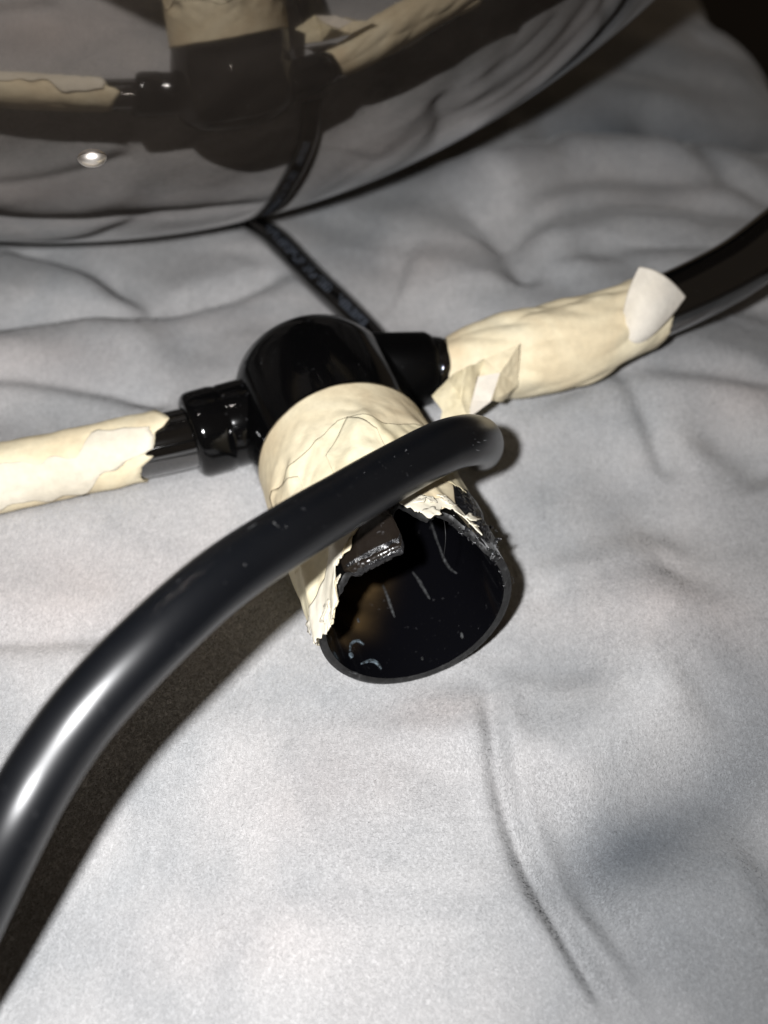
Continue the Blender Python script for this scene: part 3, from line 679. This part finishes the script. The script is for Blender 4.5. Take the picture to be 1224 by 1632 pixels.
if hi_a - lo_a > 180: lo_a, hi_a = hi_a, lo_a + 360
sleeve('tape_layer', LP_, lambda l, d: .655 + .05 * abs(nz(l * 1.6, d * .02, 5)) + .012 * nz(l * 5, d * .06), lambda d: e2(d) + .05 * nz(d * .25, 8), lambda d: Lend - .2, M_tape3, sl, m=50, d0=lo_a - 2, d1=hi_a + 6, wob=34.0)

# ---- tape sleeve on the right arm, baggy below
SP = catmull([at(708, 592, 21.95), at(760, 578, 21.95), at(844, 563, 21.9), at(918, 545, 21.9), at(975, 520, 22.0), at(1045, 489, 22.2)], 20)
rt = [(0, .60), (.6, .70), (1.7, .86), (2.6, .84), (3.3, .74), (4.0, .65), (4.6, .62)]
def rr_(l, d):
    a, b_ = math.cos(R(d)), math.sin(R(d))
    f = abs(nz(l * .6 + 3, a * 1.2, b_ * 1.2)) * .20 + abs(nz(l * 1.3 - a * 1.5, a * 1.5 + 5, b_ * 1.5)) * .06
    return interp(rt, l) - .05 + f * min(1, .35 + l * .5)
sr = sleeve('masking_tape', SP, rr_, lambda d: .02 * nz(d * .1, 2), lambda d: 4.35 + .25 * math.sin(R(d)) + .06 * nz(d * .1, 6), M_tape, fit, m=140, n=80)
def sheet(name, corners_pts, mat, parent, faces, sub=3, amp=.03, thick=.012, smooth=False, **kw):
    V = [at(p[0], p[1], 20.75 + (p[2] - 20.75) * .8) for p in corners_pts]; o = mesh(name, V, faces, mat, parent, smooth=smooth, **kw); subsurf(o, 4, True)
    t = bpy.data.textures.new(name + '_wrinkle', 'CLOUDS'); t.noise_scale = .5 * S
    md = o.modifiers.new('wrinkle', 'DISPLACE'); md.texture = t; md.strength = amp * S; md.texture_coords = 'LOCAL'
    solidify(o, thick, 0); return o
# crumpled end beside the collar
pts = [(688, 631, 20.9), (697, 690, 20.7), (741, 588, 20.35), (745, 668, 20.3), (797, 594, 20.75), (829, 547, 20.85), (782, 640, 20.55), (825, 616, 21.35), (716, 604, 20.9), (735, 636, 20.35), (762, 600, 20.75), (752, 638, 20.6), (772, 574, 21.0), (705, 655, 20.75), (800, 640, 21.2)]
sheet('tape_flap', pts, M_tape2, sr, [(8, 0, 9), (8, 9, 2), (0, 13, 9), (13, 1, 3, 9), (2, 10, 12), (8, 2, 12), (9, 3, 11), (2, 9, 11), (2, 11, 10)], amp=.12)
sheet('tape_flap', pts, M_tapeb, sr, [(10, 11, 6), (10, 6, 4), (11, 3, 6)], amp=.03, label='turned up pale underside of the crumpled end')
sheet('tape_flap', pts, M_tape, sr, [(4, 6, 7), (4, 7, 5), (6, 14, 7), (12, 10, 4), (12, 4, 5)], amp=.12)
# stiff curled end standing off the pipe
g = [[(1019, 425, 21.2), (1038, 428, 21.05), (1058, 438, 21.05), (1077, 454, 21.2), (1093, 473, 21.5)],
     [(1006, 450, 21.15), (1026, 456, 20.98), (1046, 467, 20.98), (1064, 482, 21.15), (1078, 494, 21.45)],
     [(998, 475, 21.2), (1016, 484, 21.05), (1034, 495, 21.05), (1049, 508, 21.2), (1060, 514, 21.45)],
     [(993, 500, 21.3), (1008, 511, 21.2), (1021, 521, 21.2), (1033, 530, 21.3), (1041, 533, 21.45)],
     [(985, 530, 21.5), (996, 539, 21.45), (1006, 545, 21.45), (1016, 548, 21.5), (1024, 546, 21.6)]]
V = [at(*p) for row in g for p in row]
o = mesh('tape_flap', V, gridF(5, 5), M_tapew, sr, label='stiff curled white end of the tape standing off the pipe'); subsurf(o, 3); o.modifiers[0].boundary_smooth = 'PRESERVE_CORNERS'; solidify(o, .03, 0)

# ------------------------------------------------------------------ curved tube in front
hk = empty('curved_tube', (float(HK[-1][0]), float(HK[-1][1]), 0), label='thick curved glossy black tube arching over the taped fitting towards the lower left corner', category='tube')
P = catmull(HK, 14); V, F, uv = tube(P, .405, 56, disp=lambda l, p: .004 * nz(l * 1.2, p)); mesh('tube_body', V, F, M_hook, hk, uv=uv)
def tube_hit(px, py, P, r): l, a = ray_arm(px, py, P, r); T, A, B = frames(P); Ls = np.concatenate([[0], np.cumsum(np.linalg.norm(np.diff(P, axis=0), axis=1))]); k = int(np.clip(np.searchsorted(Ls, l), 0, len(P) - 1)); return P[k] + r * (math.cos(R(a)) * A[k] + math.sin(R(a)) * B[k])
def on_tube(px, py, lift): 
    d = float(np.linalg.norm(tube_hit(px, py, P, .405 + lift) - CAM)); v = at(px, py, 1.0) - CAM; v /= np.linalg.norm(v); return CAM + v * d
M_scuff = scrape_mat((.12, .125, .13), 'faint_scuff'); M_scuff2 = scrape_mat((.26, .26, .26), 'scuff')
for pts, wpx, mt in [([(436, 832), (444, 839), (455, 841), (462, 838)], 7, M_scuff2), ([(516, 803), (528, 790), (541, 776)], 4, M_scuff), ([(386, 898), (391, 900)], 7, M_scuff2), ([(364, 885), (366, 872), (372, 862), (400, 840), (430, 818)], 3, M_scuff), ([(300, 930), (330, 905), (350, 890)], 3, M_scuff), ([(640, 752), (655, 742)], 3, M_scuff)]:
    Q = catmull([(x, y, 0) for x, y in pts], 4)[:, :2]; n = len(Q); T = np.gradient(Q, axis=0); T /= np.linalg.norm(T, axis=1)[:, None]; V = []
    for i in range(n):
        wv_ = wpx * .5 * (.4 + .6 * math.sin(math.pi * (i + .5) / n))
        for k in (-1, 0, 1): q = Q[i] + np.array([-T[i][1], T[i][0]]) * wv_ * k; V.append(on_tube(q[0], q[1], .002 if k else .006))
    mesh('scuff', V, gridF(n, 3), mt, hk)

V = []; F = []; fr = random.Random(4)
for k in range(70):
    t = fr.random(); cx = 560 + 215 * t; cy = 790 - 95 * t ** .8 + fr.uniform(-28, 26); a = fr.uniform(-1.2, .5); l = fr.uniform(1.5, 7); wd = fr.uniform(.5, 1.1); k0 = len(V)
    for u_ in (-1, 0, 1):
        for v_ in (-1, 1): V.append(on_tube(cx + u_ * l * math.cos(a) - v_ * wd * math.sin(a) * (1.2 - abs(u_)), cy + u_ * l * math.sin(a) + v_ * wd * math.cos(a) * (1.2 - abs(u_)), .004))
    F += [(k0, k0 + 1, k0 + 3, k0 + 2), (k0 + 2, k0 + 3, k0 + 5, k0 + 4)]
m_l, nt, b = newmat('pale_lint'); b.inputs['Base Color'].default_value = (.10, .10, .105, 1); b.inputs['Roughness'].default_value = .9
mesh('lint', V, F, m_l, hk, kind='stuff')

# ------------------------------------------------------------------ power cord
cr = empty('power_cord', (float(COP[0][0]), float(COP[0][1]), 0), label='thin black power cord with faint grey print running from behind the joint under the globe', category='power cord')
V, F, uv = tube(COP, .285, 28); mesh('cord', V, F, M_arm, cr, uv=uv)
m_pr, nt, b = newmat('grey_print'); b.inputs['Base Color'].default_value = (.07, .08, .10, 1); b.inputs['Roughness'].default_value = .5
T, A, B = frames(COP); V = []; F = []
Ls = np.concatenate([[0], np.cumsum(np.linalg.norm(np.diff(COP, axis=0), axis=1))])
for g0, g1 in ((1.75, 2.9), (3.15, 4.1), (4.3, 5.3), (5.45, 5.9)):
    l = g0
    while l < g1:
        wl = random.uniform(.03, .06); k = float(np.interp(l, Ls, np.arange(len(COP)))); a = int(k); c = COP[a] * (1 - (k - a)) + COP[a + 1] * (k - a)
        up = UA * .55 - FA * .8 - XA * .25; up = up - T[a] * (up @ T[a]); up /= np.linalg.norm(up); sd = np.cross(up, T[a])
        k0 = len(V)
        for tt in (0, wl):
            for q in (-.35, -.12, .12, .35): V.append(c + T[a] * tt + .288 * (math.cos(q) * up + math.sin(q) * sd))
        F += [(k0 + i, k0 + i + 1, k0 + 5 + i, k0 + 4 + i) for i in range(3) if random.random() < .7]; l += wl + .04
mesh('cord_print', V, F, m_pr, cr, kind='stuff')
